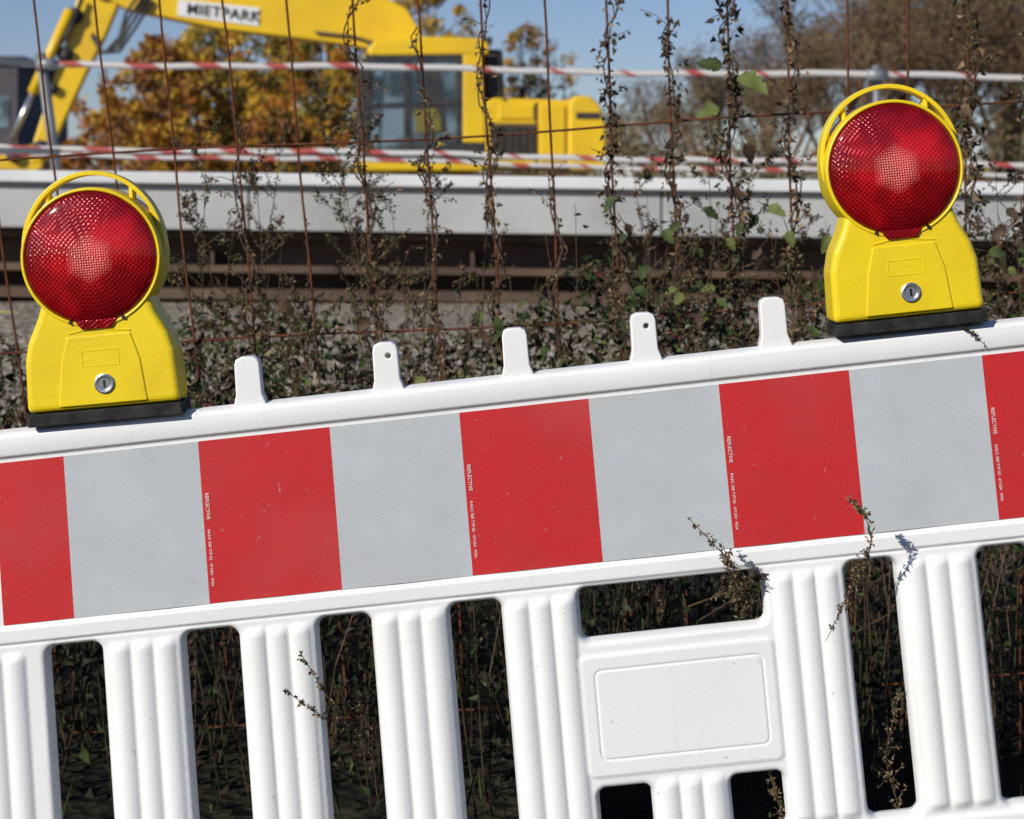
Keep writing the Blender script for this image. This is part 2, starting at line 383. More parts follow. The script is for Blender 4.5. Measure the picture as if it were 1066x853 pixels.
def lamp(cx,cy,ang,sc=1.0):
    ca,sa=math.cos(ang),math.sin(ang)
    def L(lx,ly,d):
        px=cx+(lx*ca+ly*sa)*sc; py=cy+(-lx*sa+ly*ca)*sc
        return Vector(((px-533)*K3,3.022-d,HC+(HY-py)*K3))
    c0=L(0,0,0)
    root=empty("warning_lamp",tuple(L(0,160,0)))
    body=[(-56,44),(-61,58),(-73,82),(-78,102),(-80,156),(80,156),(78,102),(73,84),(62,62),(56,44),(40,10),(-40,10)]
    mb=MB(); mb.prism(body,L,0.040,-0.040,0)
    mb.obj("housing",[M_YEL],root,bevel=0.010,seg=4,fixn=True)
    mb=MB(); mb.prism([(-32,80),(34,80),(42,108),(46,152),(-46,152),(-40,108)],L,0.0420,0.0375,0); mb.obj("front_panel",[M_YEL],root,bevel=0.003,seg=3,fixn=True)
    fr=[(-18,96),(20,96),(20,112),(-18,112)]
    for i in range(4):
        p,q=fr[i],fr[(i+1)%4]
        m2=MB(); m2.tube([L(*p,0.0418),L(*q,0.0418)],0.0009,6,0); m2.obj("embossed_frame",[M_YEL],root)
    mb=MB(); mb.tube([L(-30,77,0.040),L(-6,73,0.040),L(24,77,0.040),L(34,78,0.040)],0.0016,6,0); mb.obj("moulding_line",[M_YEL],root)
    mb=MB(); mb.prism([(-79,157),(80,157),(80,162),(81,170),(-80,170),(-79,162)],L,0.043,-0.043,0); mb.obj("rubber_base",[M_BLK],root,bevel=0.002,fixn=True)
    mb=MB()
    mb.revolve([(68.5,0.034),(69,0.041),(70,0.0425),(71.5,0.0425),(72.6,0.040),(73,0.034),(73,-0.034),(72.6,-0.04),(71.5,-0.0425),(70,-0.0425),(69,-0.041),(68.5,-0.034)],L,84,0)
    mb.obj("lens_ring",[M_YEL],root,smooth=True,fixn=True)
    for s in (1,-1):
        mb=MB(); pr=[]
        for i in range(15):
            t=i/14; r=69*t; pr.append((max(r,0.01),s*(0.036+0.020*math.sqrt(max(0,1-(t*0.97)**2)))))
        pr.append((69,s*0.034))
        mb.revolve(pr,L,72,0)
        ob=mb.obj("red_lens",[M_LENS],None,smooth=True,fixn=True)
        Mx=Matrix.Translation(c0)@Matrix.Rotation(-ang,4,'Y')
        ob.data.transform(Mx.inverted()); ob.matrix_world=Mx; attach(ob,root)
        mb=MB(); mb.prism([(-22,64),(22,64),(18,70),(15,74),(-15,74),(-18,70)],L,s*0.045,s*0.036,0); mb.obj("lens_clip",[M_LENS],root,bevel=0.002,fixn=True)
    mb=MB(); N=48; sec=[(-2.3,-0.017),(-2.3,0.017),(2.3,0.017),(2.3,-0.017)]
    b0=len(mb.v)
    for i in range(N+1):
        t=math.radians(192-204*i/N); c_,s_=math.cos(t),math.sin(t)
        for (dr,dz) in sec:
            mb.v.append(tuple(L((72.5+dr)*c_,-10-(78+dr)*s_,dz)))
    for i in range(N):
        for j in range(4):
            j2=(j+1)%4; mb.f.append((b0+i*4+j,b0+i*4+j2,b0+(i+1)*4+j2,b0+(i+1)*4+j)); mb.m.append(0)
    for t in (28,52,128,152):
        a=math.radians(t)
        for dz in (0.008,-0.008):
            mb.tube([L(71*math.cos(a),-71*math.sin(a),dz),L(72*math.cos(a),-10-77*math.sin(a),dz)],0.0045,6,0)
    mb.obj("carry_handle",[M_YEL],root,bevel=0.001,fixn=True)
    mb=MB(); mb.revolve([(10.5,0.040),(10.5,0.0440),(9,0.0450),(7,0.0446),(6,0.0438),(0.01,0.0438)],L,32,0)
    mb.prism([(-1.2,-4),(1.2,-4),(1.2,4),(-1.2,4)],L,0.0442,0.0432,1)
    off=L(3,131,0)-L(0,0,0)
    mb.v=[tuple(Vector(v)+off) for v in mb.v]
    mb.obj("key_lock",[M_STEEL,M_BLK],root)
    for a in (66,112):
        t=math.radians(a); mb=MB()
        o2=L(70.5*math.cos(t),70.5*math.sin(t),0)-L(0,0,0)
        mb.revolve([(2.0,0.041),(2.0,0.0440),(0.01,0.0442)],L,12,0); mb.v=[tuple(Vector(v)+o2) for v in mb.v]
        mb.obj("screw",[M_BLK],root)
lamp(97,268,math.radians(5.1))
lamp(929,176,math.radians(6.0),0.985)

# ================================================================= MESH FENCE
YF=4.55
fence=empty("wire_mesh_fence",(0,YF,0))
wx=[-95,-30,35,99,165,232,298,366,434,500,566,631,695,757,820,882,945,1008,1070,1135,1200]
def lean(x): return max(-0.01,0.112-0.000135*(x-109))
def wire_at(x0,py):
    wob=0.8*math.sin(py*0.013+x0)+ (1.2*math.sin(py*0.031+x0*2))*0.5
    return W(x0+lean(x0)*py+wob,py,YF+0.01*math.sin(py*0.01+x0*0.3)) 
mb=MB()
for x0 in wx:
    mb.tube([wire_at(x0,py) for py in range(-330,800,30)],0.0029,6,0)
def hy(x,base):
    return base-0.045*(x)-0.000013*x*x+2*math.sin(x*0.011+base)
for base in (-240,-40,166,366,566,766):
    mb.tube([W(x,hy(x,base),YF-0.006) for x in range(-130,1260,40)],0.0028,6,0)
mb.obj("mesh_wires",[M_RUST],fence,smooth=True)
mb=MB()
for xx in (-150,1260):
    mb.tube([W(xx,-340,YF),Vector((W(xx,0,YF).x,YF,-0.1))],0.021,12,0)
mb.obj("fence_posts",[M_GALV],fence,smooth=True)

# ================================================================= GROUND
def gmat():
    m=bpy.data.materials.new("ground_soil"); m.use_nodes=True; n=m.node_tree.nodes; l=m.node_tree.links
    b=n['Principled BSDF']; b.inputs['Roughness'].default_value=0.95; b.inputs['Specular IOR Level'].default_value=0.1
    tc=n.new('ShaderNodeTexCoord'); sp=n.new('ShaderNodeSeparateXYZ'); l.new(tc.outputs['Object'],sp.inputs[0])
    t=n.new('ShaderNodeTexNoise'); t.inputs['Scale'].default_value=3; t.inputs['Detail'].default_value=7; l.new(tc.outputs['Object'],t.inputs['Vector'])
    v=n.new('ShaderNodeTexVoronoi'); v.inputs['Scale'].default_value=22; l.new(tc.outputs['Object'],v.inputs['Vector'])
    soil=n.new('ShaderNodeValToRGB'); soil.color_ramp.elements[0].color=(0.012,0.010,0.008,1); soil.color_ramp.elements[1].color=(0.04,0.036,0.022,1); soil.color_ramp.elements[0].position=.35; soil.color_ramp.elements[1].position=.7
    l.new(t.outputs[0],soil.inputs[0])
    gr=n.new('ShaderNodeValToRGB'); gr.color_ramp.elements[0].color=(0.42,0.38,0.31,1); gr.color_ramp.elements[1].color=(0.20,0.17,0.13,1); gr.color_ramp.elements[1].position=.6
    l.new(v.outputs['Color'],gr.inputs[0])
    ms=n.new('ShaderNodeMapRange'); ms.inputs[1].default_value=6.3; ms.inputs[2].default_value=7.6; l.new(sp.outputs[1],ms.inputs[0])
    ms2=n.new('ShaderNodeMapRange'); ms2.inputs[1].default_value=70; ms2.inputs[2].default_value=40; l.new(sp.outputs[1],ms2.inputs[0])
    mm=n.new('ShaderNodeMath'); mm.operation='MULTIPLY'; l.new(ms.outputs[0],mm.inputs[0]); l.new(ms2.outputs[0],mm.inputs[1])
    x=n.new('ShaderNodeMix'); x.data_type='RGBA'; l.new(mm.outputs[0],x.inputs[0]); l.new(soil.outputs[0],x.inputs[6]); l.new(gr.outputs[0],x.inputs[7])
    l.new(x.outputs[2],b.inputs['Base Color'])
    bp=n.new('ShaderNodeBump'); bp.inputs['Strength'].default_value=0.8; bp.inputs['Distance'].default_value=0.03
    l.new(v.outputs['Distance'],bp.inputs['Height']); l.new(bp.outputs[0],b.inputs['Normal'])
    return m
def gz(x,y):
    t=min(1,max(0,(y-6.2)/4.6)); t=t*t*(3-2*t)
    z=0.66*t+ (0.09 if y>16 else 0.09*max(0,(y-11)/5))
    if y<40: z+=0.03*noise.noise(Vector((x*0.8,y*0.8,0)))
    return z
mb=MB()
gxs=[-1500,-600,-200,-80,-40,-20]+[i*0.5 for i in range(-24,25)]+[20,40,80,200,600,1500]
gys=[-300,-80,-20,-5]+[i*0.4 for i in range(-4,60)]+[30,40,60,120,300,800,2000]
for yy in gys:
    for xx in gxs: mb.v.append((xx,yy,gz(xx,yy)))
nx=len(gxs)
for j in range(len(gys)-1):
    for i in range(nx-1):
        a_=j*nx+i; mb.f.append((a_,a_+1,a_+nx+1,a_+nx)); mb.m.append(0)
mb.obj("ground",[gmat()],smooth=True)

# ================================================================= BRIDGE EDGE
bridge=empty("concrete_bridge_deck",(0,12.5,1.0))
def slanted(mb,px0,px1,t0,t1,b0,b1,Y,Y2,mi=0):
    p=[W(px0,b0,Y),W(px1,b1,Y),W(px1,t1,Y),W(px0,t0,Y)]; b=len(mb.v)
    for q in p: mb.v.append((q.x,Y,q.z))
    for q in p: mb.v.append((q.x,Y2,q.z))
    for f in [(0,1,2,3),(7,6,5,4),(3,2,6,7),(1,0,4,5),(0,3,7,4),(2,1,5,6)]:
        mb.f.append(tuple(b+i for i in f)); mb.m.append(mi)
XL,XR=-1400,2500
def ln(v0,v1,x): return v0+(v1-v0)*x/1066
mb=MB()
for i in range(9):
    a_=XL+430*i-60; b_=a_+428.5
    slanted(mb,a_,b_,ln(190,204,a_),ln(190,204,b_),ln(237,251,a_),ln(237,251,b_),12.0,12.6,0)
mb.obj("concrete_edge",[M_CONC],bridge,bevel=0.012)
mb=MB(); slanted(mb,XL,XR,ln(177,190,XL),ln(177,190,XR),ln(189.5,203.5,XL),ln(189.5,203.5,XR),11.93,16.0,0)
mb.obj("coping",[M_CONCT],bridge,bevel=0.012)
mb=MB()
def g(t,bm,Y,Y2,mi=0): slanted(mb,XL,XR,ln(t,t+12,XL),ln(t,t+12,XR),ln(bm,bm+12,XL),ln(bm,bm+12,XR),Y,Y2,mi)
g(239,246,12.15,12.55); g(246,274,12.36,12.4); g(274,281,12.1,12.6); g(281,300,12.5,12.55); g(299,309,12.0,12.7)
for i in range(14):
    px=XL+i*270; p=W(px,0,12.2); q=W(px,252,12.2); q2=W(px,288,12.2)
    mb.box(p.x,p.x+0.02,12.17,12.36,q2.z+0.03,q.z-0.06,0)
mb.obj("steel_girder",[M_GIRD],bridge)
M_SILL=mat("earthy_concrete",(0.26,0.22,0.17),0.9,(0.14,0.115,0.085),2.2,(0.3,0.7),bump=0.5,bscale=9,detail=8)
mb=MB(); slanted(mb,XL,XR,322,334,356,370,11.3,16.0,0); mb.obj("concrete_sill",[M_SILL],bridge,bevel=0.02)
mb=MB(); slanted(mb,XL,XR,230,244,334,348,13.0,13.2,0); mb.obj("abutment_wall",[M_GIRD],bridge)
M_HOSE=mat("yellow_hose",(0.45,0.36,0.08),0.6)
mb=MB(); mb.tube([W(x,326+x*0.02+3*math.sin(x*0.02),11.2) for x in range(-200,320,20)],0.014,8,0)
mb.obj("yellow_cable_pipe",[M_HOSE],None,smooth=True)

def rwmat():
    m=bpy.data.materials.new("red_white_tube"); m.use_nodes=True; n=m.node_tree.nodes; l=m.node_tree.links
    b=n['Principled BSDF']; b.inputs['Roughness'].default_value=0.6
    tc=n.new('ShaderNodeTexCoord'); sp=n.new('ShaderNodeSeparateXYZ'); l.new(tc.outputs['Object'],sp.inputs[0])
    a1=n.new('ShaderNodeMath'); a1.operation='MULTIPLY_ADD'; l.new(sp.outputs[2],a1.inputs[0]); a1.inputs[1].default_value=1.9; l.new(sp.outputs[0],a1.inputs[2])
    md=n.new('ShaderNodeMath'); md.operation='PINGPONG'; md.inputs[1].default_value=0.24; l.new(a1.outputs[0],md.inputs[0])
    t=n.new('ShaderNodeTexNoise'); t.inputs['Scale'].default_value=1.1; t.inputs['Detail'].default_value=5; l.new(tc.outputs['Object'],t.inputs['Vector'])
    a2=n.new('ShaderNodeMath'); a2.operation='MULTIPLY_ADD'; l.new(t.outputs[0],a2.inputs[0]); a2.inputs[1].default_value=0.30; l.new(md.outputs[0],a2.inputs[2])
    a3=n.new('ShaderNodeMath'); a3.operation='MULTIPLY_ADD'; l.new(sp.outputs[0],a3.inputs[0]); a3.inputs[1].default_value=-0.010; l.new(a2.outputs[0],a3.inputs[2])
    r=n.new('ShaderNodeValToRGB'); r.color_ramp.elements[0].position=0.32; r.color_ramp.elements[1].position=0.35
    r.color_ramp.elements[0].color=(0.50,0.48,0.46,1); r.color_ramp.elements[1].color=(0.36,0.06,0.05,1)
    l.new(a3.outputs[0],r.inputs[0]); l.new(r.outputs[0],b.inputs['Base Color']); return m
M_RW=rwmat()
rail=empty("guard_rail",(0,14,1.5))
mb=MB()
for (y0,y1,Y,r) in ((65,81,14,0.023),(153,172,14,0.020),(159,183,15.6,0.018)):
    mb.tube([W(x,ln(y0,y1,x)+1.5*math.sin(x*0.012)+0.7*math.sin(x*0.05),Y) for x in range(-900,2000,30)],r,8,0)
mb.obj("rails",[M_RW],rail,smooth=True)
mb=MB()
for xx in (-760,48,912,1750):
    mb.tube([W(xx-6 if xx==48 else xx,ln(55,70,xx),14.05),W(xx+ (14 if xx==48 else 2),ln(200,205,xx),14.05)],0.040 if xx==48 else 0.028,10,0)
    mb.tube([W(xx-10,ln(66,80,xx),13.98),W(xx+10,ln(66,80,xx),13.98)],0.04,8,0)
mb.tube([W(-200,62,13.97),W(45,66,13.97)],0.022,8,0)
mb.tube([W(-200,154,13.97),W(62,158,13.97)],0.022,8,0)
mb.obj("posts",[M_GALV],rail,smooth=True)

# ================================================================= EXCAVATOR
YE=29.0; KE=YE/FOC*1.02; EA=math.radians(8)
def EX(px,py,dy):
    dx=(px-480)*KE; x=dx*math.cos(EA)-dy*math.sin(EA); y=dx*math.sin(EA)+dy*math.cos(EA)
    return Vector(((484-533)*KE+x,YE+0.2+y,HC+(HY-py)*KE+0.03))
exc=empty("excavator",tuple(EX(490,250,1)))
def part(name,poly,d0,d1,m,bev=0.03,seg=2):
    mb=MB(); mb.prism(poly,EX,d0,d1,0); return mb.obj(name,[m],exc,bevel=bev,seg=seg,fixn=True)
part("engine_hood",[(500,110),(512,105),(592,107),(592,178),(500,178)],0.0,2.3,M_EXY,0.05,3)
part("counterweight",[(589,108),(597,102),(612,103),(622,113),(628,135),(628,180),(592,181),(588,175)],-0.05,2.4,M_EXY,0.12,4)
part("house_skirt",[(376,168),(440,166),(452,152),(500,150),(500,181),(376,181)],0.0,2.3,M_EXY,0.04,2)
part("rear_side_door",[(558,112),(585,113),(585,172),(558,172)],-0.04,0.05,M_EXY,0.02)
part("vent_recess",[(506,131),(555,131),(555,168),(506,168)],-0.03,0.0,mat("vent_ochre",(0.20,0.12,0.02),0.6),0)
mb=MB()
for i in range(6):
    x0=509+i*7.6; mb.prism([(x0,134),(x0+5,134),(x0+5,164),(x0,164)],EX,-0.06,-0.025,0)
mb.prism([(596,120),(620,120),(620,126),(596,126)],EX,-0.075,-0.045,0)
mb.obj("engine_vents",[M_EXD],exc)
part("access_panel",[(516,112),(552,112),(552,127),(516,127)],-0.03,0.05,M_EXY,0.015)
part("panel_gap",[(553.5,110),(556,110),(556,176),(553.5,176)],-0.012,0.02,M_EXD,0)
part("cab_glass",[(381,62),(476,58),(480,150),(444,160),(378,163),(374,130)],0.03,0.97,M_GLASS,0.05,3)
part("cab_roof",[(380,58),(388,48),(440,43),(498,44),(506,50),(505,61),(382,64)],-0.03,1.05,M_EXY,0.04,3)
part("cab_rear_pillar",[(478,58),(500,56),(502,152),(478,152)],-0.02,1.02,M_EXY,0.03)
part("cab_sill",[(372,158),(444,157),(478,147),(502,150),(502,170),(374,170)],-0.01,1.0,M_EXD,0.02)
for d_ in (-0.01,0.93):
    part("cab_pillar",[(379,60),(387,60),(381,130),(384,162),(374,162),(371,130)],d_,d_+0.07,M_EXD,0.01)
    part("cab_pillar",[(417,60),(423,60),(425,160),(418,160)],d_,d_+0.05,M_EXD,0.01)
    part("cab_pillar",[(471,60),(479,60),(480,150),(472,152)],d_,d_+0.06,M_EXD,0.01)
part("cab_door_rail",[(380,112),(478,108),(478,112),(380,116)],-0.015,0.04,M_EXD,0)
part("cab_top_rail",[(382,63),(478,60),(478,66),(382,69)],-0.015,0.04,M_EXD,0)
part("door_handle_panel",[(428,118),(450,116),(456,128),(456,140),(430,142)],-0.0,0.028,mat("decal_olive",(0.16,0.14,0.03),0.4),0.005)
part("cab_seat",[(440,80),(454,76),(462,140),(440,145)],0.015,0.026,M_EXD,0.004)
part("air_intake_box",[(504,54),(522,54),(524,106),(504,107)],0.2,1.7,M_EXD,0.04)
part("mirror",[(369,72),(376,72),(375,96),(368,96)],-0.25,-0.18,M_EXD,0.01)
part("work_light",[(500,42),(510,42),(510,50),(500,50)],0.1,0.3,M_EXD,0.01)
mb=MB()
mb.tube([EX(504,62,-0.05),EX(516,62,-0.05),EX(518,106,-0.05)],0.022,6,0)
mb.tube([EX(530,108,0.1),EX(530,92,0.1),EX(585,94,0.1),EX(585,108,0.1)],0.016,6,0)
mb.tube([EX(381,150,-0.12),EX(384,90,-0.12),EX(388,62,-0.12)],0.018,6,0)
mb.tube([EX(556,107,1.6),EX(556,88,1.6)],0.05,8,0)
mb.obj("handrails",[M_EXD],exc,smooth=True)
part("boom",[(98,-8),(100,-24),(130,-30),(220,-24),(330,-20),(395,-10),(428,8),(444,35),(452,70),(440,84),(424,74),(404,54),(370,47),(330,42),(230,31),(135,12)],1.05,1.5,M_EXY,0.03)
part("boom_foot_bracket",[(415,60),(470,60),(480,150),(405,160)],1.02,1.08,M_EXY,0.02)
part("stick",[(92,-30),(122,-14),(126,8),(112,42),(92,82),(66,140),(52,172),(36,172),(40,150),(58,92),(76,36),(84,0)],1.1,1.45,M_EXY,0.03)
part("bucket_linkage",[(0,158),(44,152),(50,176),(30,196),(0,178)],1.12,1.42,M_EXY,0.03)
part("bucket",[(-20,178),(40,180),(62,200),(58,235),(30,252),(-6,250),(-30,232)],0.8,1.75,M_EXD,0.04)
mb=MB()
for i in range(5):
    d0=0.82+i*0.2; mb.prism([(-30,232),(-22,226),(-46,216)],EX,d0,d0+0.09,0)
mb.obj("bucket_teeth",[M_GALV],exc)
mb=MB()
mb.tube([EX(18,150,1.0),EX(42,96,1.0)],0.05,8,1); mb.tube([EX(40,100,1.0),EX(78,14,1.0)],0.085,10,0)
mb.tube([EX(400,168,0.95),EX(392,100,0.95)],0.09,10,0); mb.tube([EX(392,100,0.95),EX(388,46,0.95)],0.05,8,1)
mb.tube([EX(110,-32,1.27),EX(200,-48,1.27)],0.05,8,1); mb.tube([EX(200,-48,1.27),EX(330,-30,1.27)],0.09,10,0)
mb.obj("hydraulic_cylinders",[M_EXY,M_STEEL],exc,smooth=True)
mb=MB()
for k_ in range(4):
    mb.tube([EX(150+k_*4,-6+k_*3,1.0),EX(135+k_*2,16+k_*7,0.95),EX(128,42+k_*5,0.95),EX(112-k_,58,1.0),EX(100,38+k_,1.05)],0.026,6,0)
mb.tube([EX(60,60,1.02),EX(75,40,0.98),EX(90,2,1.0)],0.035,6,0)
for (px,py,r) in ((108,-12,0.18),(72,60,0.12),(48,158,0.14),(82,20,0.13),(20,165,0.1),(60,95,0.08)):
    mb.tube([EX(px,py,1.0),EX(px,py,1.55)],r,12,0)
mb.tube([EX(330,34,1.0),EX(370,38,1.0),EX(410,50,1.0),EX(430,72,1.0)],0.022,6,0)
mb.obj("hoses_and_pins",[M_EXD],exc,smooth=True)
mb=MB(); mb.prism([(188,1),(272,9),(271,28),(187,18)],EX,1.035,1.045,0); mb.obj("name_plate",[mat("plate_white",(0.75,0.75,0.75),0.5)],exc,fixn=True)
cu=bpy.data.curves.new("plate_text",'FONT'); cu.body="MIETPARK"; cu.size=0.225; cu.space_character=1.10; cu.extrude=0.003; cu.offset=0.003
cu.materials.append(M_EXD); t=bpy.data.objects.new("plate_text",cu); scene.collection.objects.link(t)
t.matrix_world=Matrix.Translation(EX(196,15.5,1.02))@Matrix.Rotation(EA,4,'Z')@Matrix.Rotation(math.radians(6.0),4,'Y')@Matrix.Rotation(math.radians(90),4,'X'); attach(t,exc)
mb=MB()
def track(d0,d1):
    P=[]
    for i in range(13):
        a=math.radians(90+180*i/12); P.append((400+26*math.cos(a),224-26*math.sin(a)))
    for i in range(13):
        a=math.radians(-90+180*i/12); P.append((590+26*math.cos(a),224-26*math.sin(a)))
    mb.prism(P,EX,d0,d1,0)
    for i in range(24):
        x0=398+i*8.2; mb.prism([(x0,196),(x0+5,196),(x0+5,199),(x0,199)],EX,d0-0.02,d1+0.02,0)
    for i in range(7):
        mb.tube([EX(402+i*31,236,d0-0.03),EX(402+i*31,236,d0+0.03)],0.13,12,1)
track(-0.1,0.4); track(1.9,2.4)
mb.prism([(430,182),(560,182),(570,225),(420,225)],EX,0.5,1.8,1)
mb.obj("undercarriage",[M_EXD,M_EXY],exc)

# ================================================================= TREES
def leafcloud(mb,clumps,per,size,mis,squash=1.0):
    for (c_,r_) in clumps:
        mi0=random.choice(mis)
        for i in range(per):
            v=Vector((random.gauss(0,1),random.gauss(0,1),random.gauss(0,1)*squash))
            if v.length>0: v=v.normalized()*r_*(R()**0.45)
            d_=Vector((U(-1,1),U(-1,1),U(-1,0.6))).normalized(); up=Vector((U(-1,1),U(-1,1),U(-.2,1)))
            s_=size*U(0.6,1.4)
            mb.leaf(c_+v,d_,up,s_,s_*0.7,mi0 if R()<0.65 else random.choice(mis))
def tree(name,px,Y,top_py,width,mats,n=90,per=60,size=0.13,base=0.75,low=0.15,seed=1):
    random.seed(seed)
    x=(px-533)*Y/FOC; H=HC+(HY-top_py)*Y/FOC-base
    mb=MB(); nm=len(mats)
    root=Vector((x,Y,base))
    mb.tube([root,root+Vector((U(-.1,.1),0,H*0.3)),root+Vector((U(-.3,.3),0,H*0.6)),root+Vector((U(-.3,.3),0,H*0.93))],[H*0.022,H*0.018,H*0.011,H*0.003],8,nm)
    cl=[]
    for i in range(n):
        t=low+(1-low)*R()
        wr=width*0.5*math.sin(min(1,(t-low)/(1-low)*0.9+0.12)*math.pi)**0.6
        a=U(0,2*math.pi); rr_=wr*math.sqrt(R())
        c_=root+Vector((rr_*math.cos(a),rr_*math.sin(a),t*H)); r_=U(0.25,0.6)*width*0.13
        cl.append((c_,r_))
        if i%2==0:
            st_=root+Vector((0,0,max(0.1,t-0.22)*H)); md=(st_+c_)/2+Vector((0,0,-0.05*H))
            mb.tube([st_,md,c_],[H*0.006,H*0.004,0.006],4,nm,cap=False)
    leafcloud(mb,cl,per,size,list(range(nm)))
    return mb.obj(name,mats+[M_BARK])
TA=leafmat("autumn_orange",(0.34,0.13,0.022),(0.44,0.19,0.028),0.2,1); TB=leafmat("autumn_yellow",(0.46,0.27,0.03),(0.56,0.36,0.045),0.2,1); TC=leafmat("autumn_brown",(0.19,0.08,0.028),(0.27,0.12,0.04),0.1,1); TD=leafmat("autumn_green",(0.15,0.15,0.03),(0.24,0.20,0.04),0.1,1)
tree("autumn_tree",160,46,45,4.2,[TA,TC,TB],110,55,0.15,seed=3)
tree("autumn_tree",240,48,5,4.8,[TB,TA,TB,TD],130,60,0.15,seed=4)
tree("autumn_tree",335,47,15,4.6,[TB,TB,TD,TA],130,60,0.15,seed=5)
tree("autumn_tree",205,55,60,6.0,[TA,TC,TA],100,50,0.18,seed=6)
tree("autumn_tree",300,57,40,6.0,[TD,TC,TB],100,45,0.18,seed=16)
tree("autumn_tree",445,56,-15,4.8,[TB,TD,TB],100,50,0.15,seed=8)
tree("autumn_tree",550,60,30,4.0,[TD,TC,TB],60,40,0.13,seed=9,low=0.3)
tree("autumn_tree",125,50,110,3.6,[TC,TA,TA],70,50,0.16,seed=11,low=0.02)
tree("autumn_tree",185,45,120,3.0,[TA,TC,TB],50,50,0.15,seed=12,low=0.02)
tree("autumn_tree",290,45,118,3.0,[TA,TD,TC],50,50,0.15,seed=13,low=0.02)
BM=mat("bare_branches",(0.11,0.07,0.048),0.9,(0.17,0.115,0.075),2,spec=0.1,detail=1)
BL=leafmat("brown_remnant_leaves",(0.14,0.085,0.045),(0.20,0.13,0.07),0,1)
BL2=leafmat("olive_remnant_leaves",(0.11,0.095,0.045),(0.15,0.125,0.058),0,1)
def bare(seed,H):
    random.seed(seed); mb=MB()
    def br(p,d_,L,r,lv):
        pts=[p]; q=p.copy(); dd_=d_.copy()
        for i in range(3):
            dd_=(dd_+Vector((U(-.15,.15),U(-.15,.15),0.08))).normalized(); q=q+dd_*L/3; pts.append(q.copy())
        mb.tube(pts,[r,r*0.85,r*0.7,r*0.5],3 if lv>1 else 6,0,cap=False)
        if lv>=4:
            for i in range(10): mb.leaf(pts[random.randint(1,3)]+Vector((U(-.28,.28),U(-.28,.28),U(-.2,.28))),Vector((U(-1,1),U(-1,1),U(-.4,1))).normalized(),Vector((U(-1,1),U(-1,1),1)),U(0.08,0.24),0.045,random.choice((1,1,2)))
            return
        for i in range(4):
            k_=random.choice((1,2,3,3)) if lv else random.choice((1,2,2,3))
            ax=Vector((U(-1,1),U(-1,1),U(-0.1,0.7))).normalized()
            br(pts[k_],(dd_*0.9+ax*0.75).normalized(),L*U(0.6,0.78),r*0.55,lv+1)
    br(Vector((0,0,0)),Vector((0,0,1)),H*0.31,H*0.016,0)
    return mb.obj("bare_tree",[BM,BL,BL2])
b1=bare(21,8.0); b2=bare(22,7.6)
b1.location=((700-533)*62/FOC,62,0.7); b1.scale=(.8,.8,.8); b2.location=((800-533)*60/FOC,60,0.7)
rs=[(b1,880,57,1.15,2.0),(b2,950,62,1.35,1.0),(b1,1030,58,1.35,4.0),(b2,1090,60,1.35,5.0),(b2,745,64,0.95,3.3),(b1,990,68,1.5,0.6),(b1,1180,60,1.2,1.6),(b2,-300,60,1.2,2.2),(b1,-520,64,1.1,0.3),(b2,860,70,1.4,2.9),(b2,1350,62,1.2,0.2),(b1,920,64,1.4,3.7),(b2,1060,66,1.5,2.4),(b1,800,68,1.15,5.2),(b2,650,66,0.65,1.2),(b1,1000,55,1.15,1.1),(b2,830,56,0.9,4.1),(b2,900,60,1.35,0.1),(b1,1050,72,1.6,1.9),(b2,980,58,1.25,5.6)]
for s_,px,Y,sc_,rz in rs:
    o=bpy.data.objects.new("bare_tree",s_.data); scene.collection.objects.link(o)
    o.location=((px-533)*Y/FOC,Y,0.7); o.scale=(sc_,)*3; o.rotation_euler=(0,0,rz)
random.seed(31); mb=MB(); cl=[]
for i in range(420):
    px=U(560,1250); Y=U(50,60); cl.append((Vector(((px-533)*Y/FOC,Y,U(0.8,3.4+0.8*math.sin(px*0.02)))),U(0.25,0.6)))
leafcloud(mb,cl,34,0.13,[0,1,2]); mb.obj("hedge",[BL2,BL,leafmat("hedge_olive",(0.075,0.072,0.03),(0.12,0.10,0.045),0,1)])
random.seed(33); mb=MB(); cl=[]
for i in range(600):
    x=U(-160,160); Y=U(150,190); cl.append((Vector((x,Y,U(1,6.0+1.5*math.sin(x*0.13)))),U(1,2.4)))
leafcloud(mb,cl,20,0.8,[0,1,2]); mb.obj("distant_trees",[TC,BL,TD])
mb=MB(); mb.box(-29.5,-22.2,88,98,0.5,7.7,0)
for i in range(6):
    for j in range(2):
        mb.box(-29+i*1.15,-28.3+i*1.15,87.95,88,2.2+j*2.6,3.6+j*2.6,1)
mb.box(-29.8,-21.9,87.7,98.3,7.7,8.0,2)
mb.obj("site_building",[mat("dark_brick",(0.05,0.045,0.055),0.8,(0.08,0.07,0.08),3),M_GLASS,M_EXD])

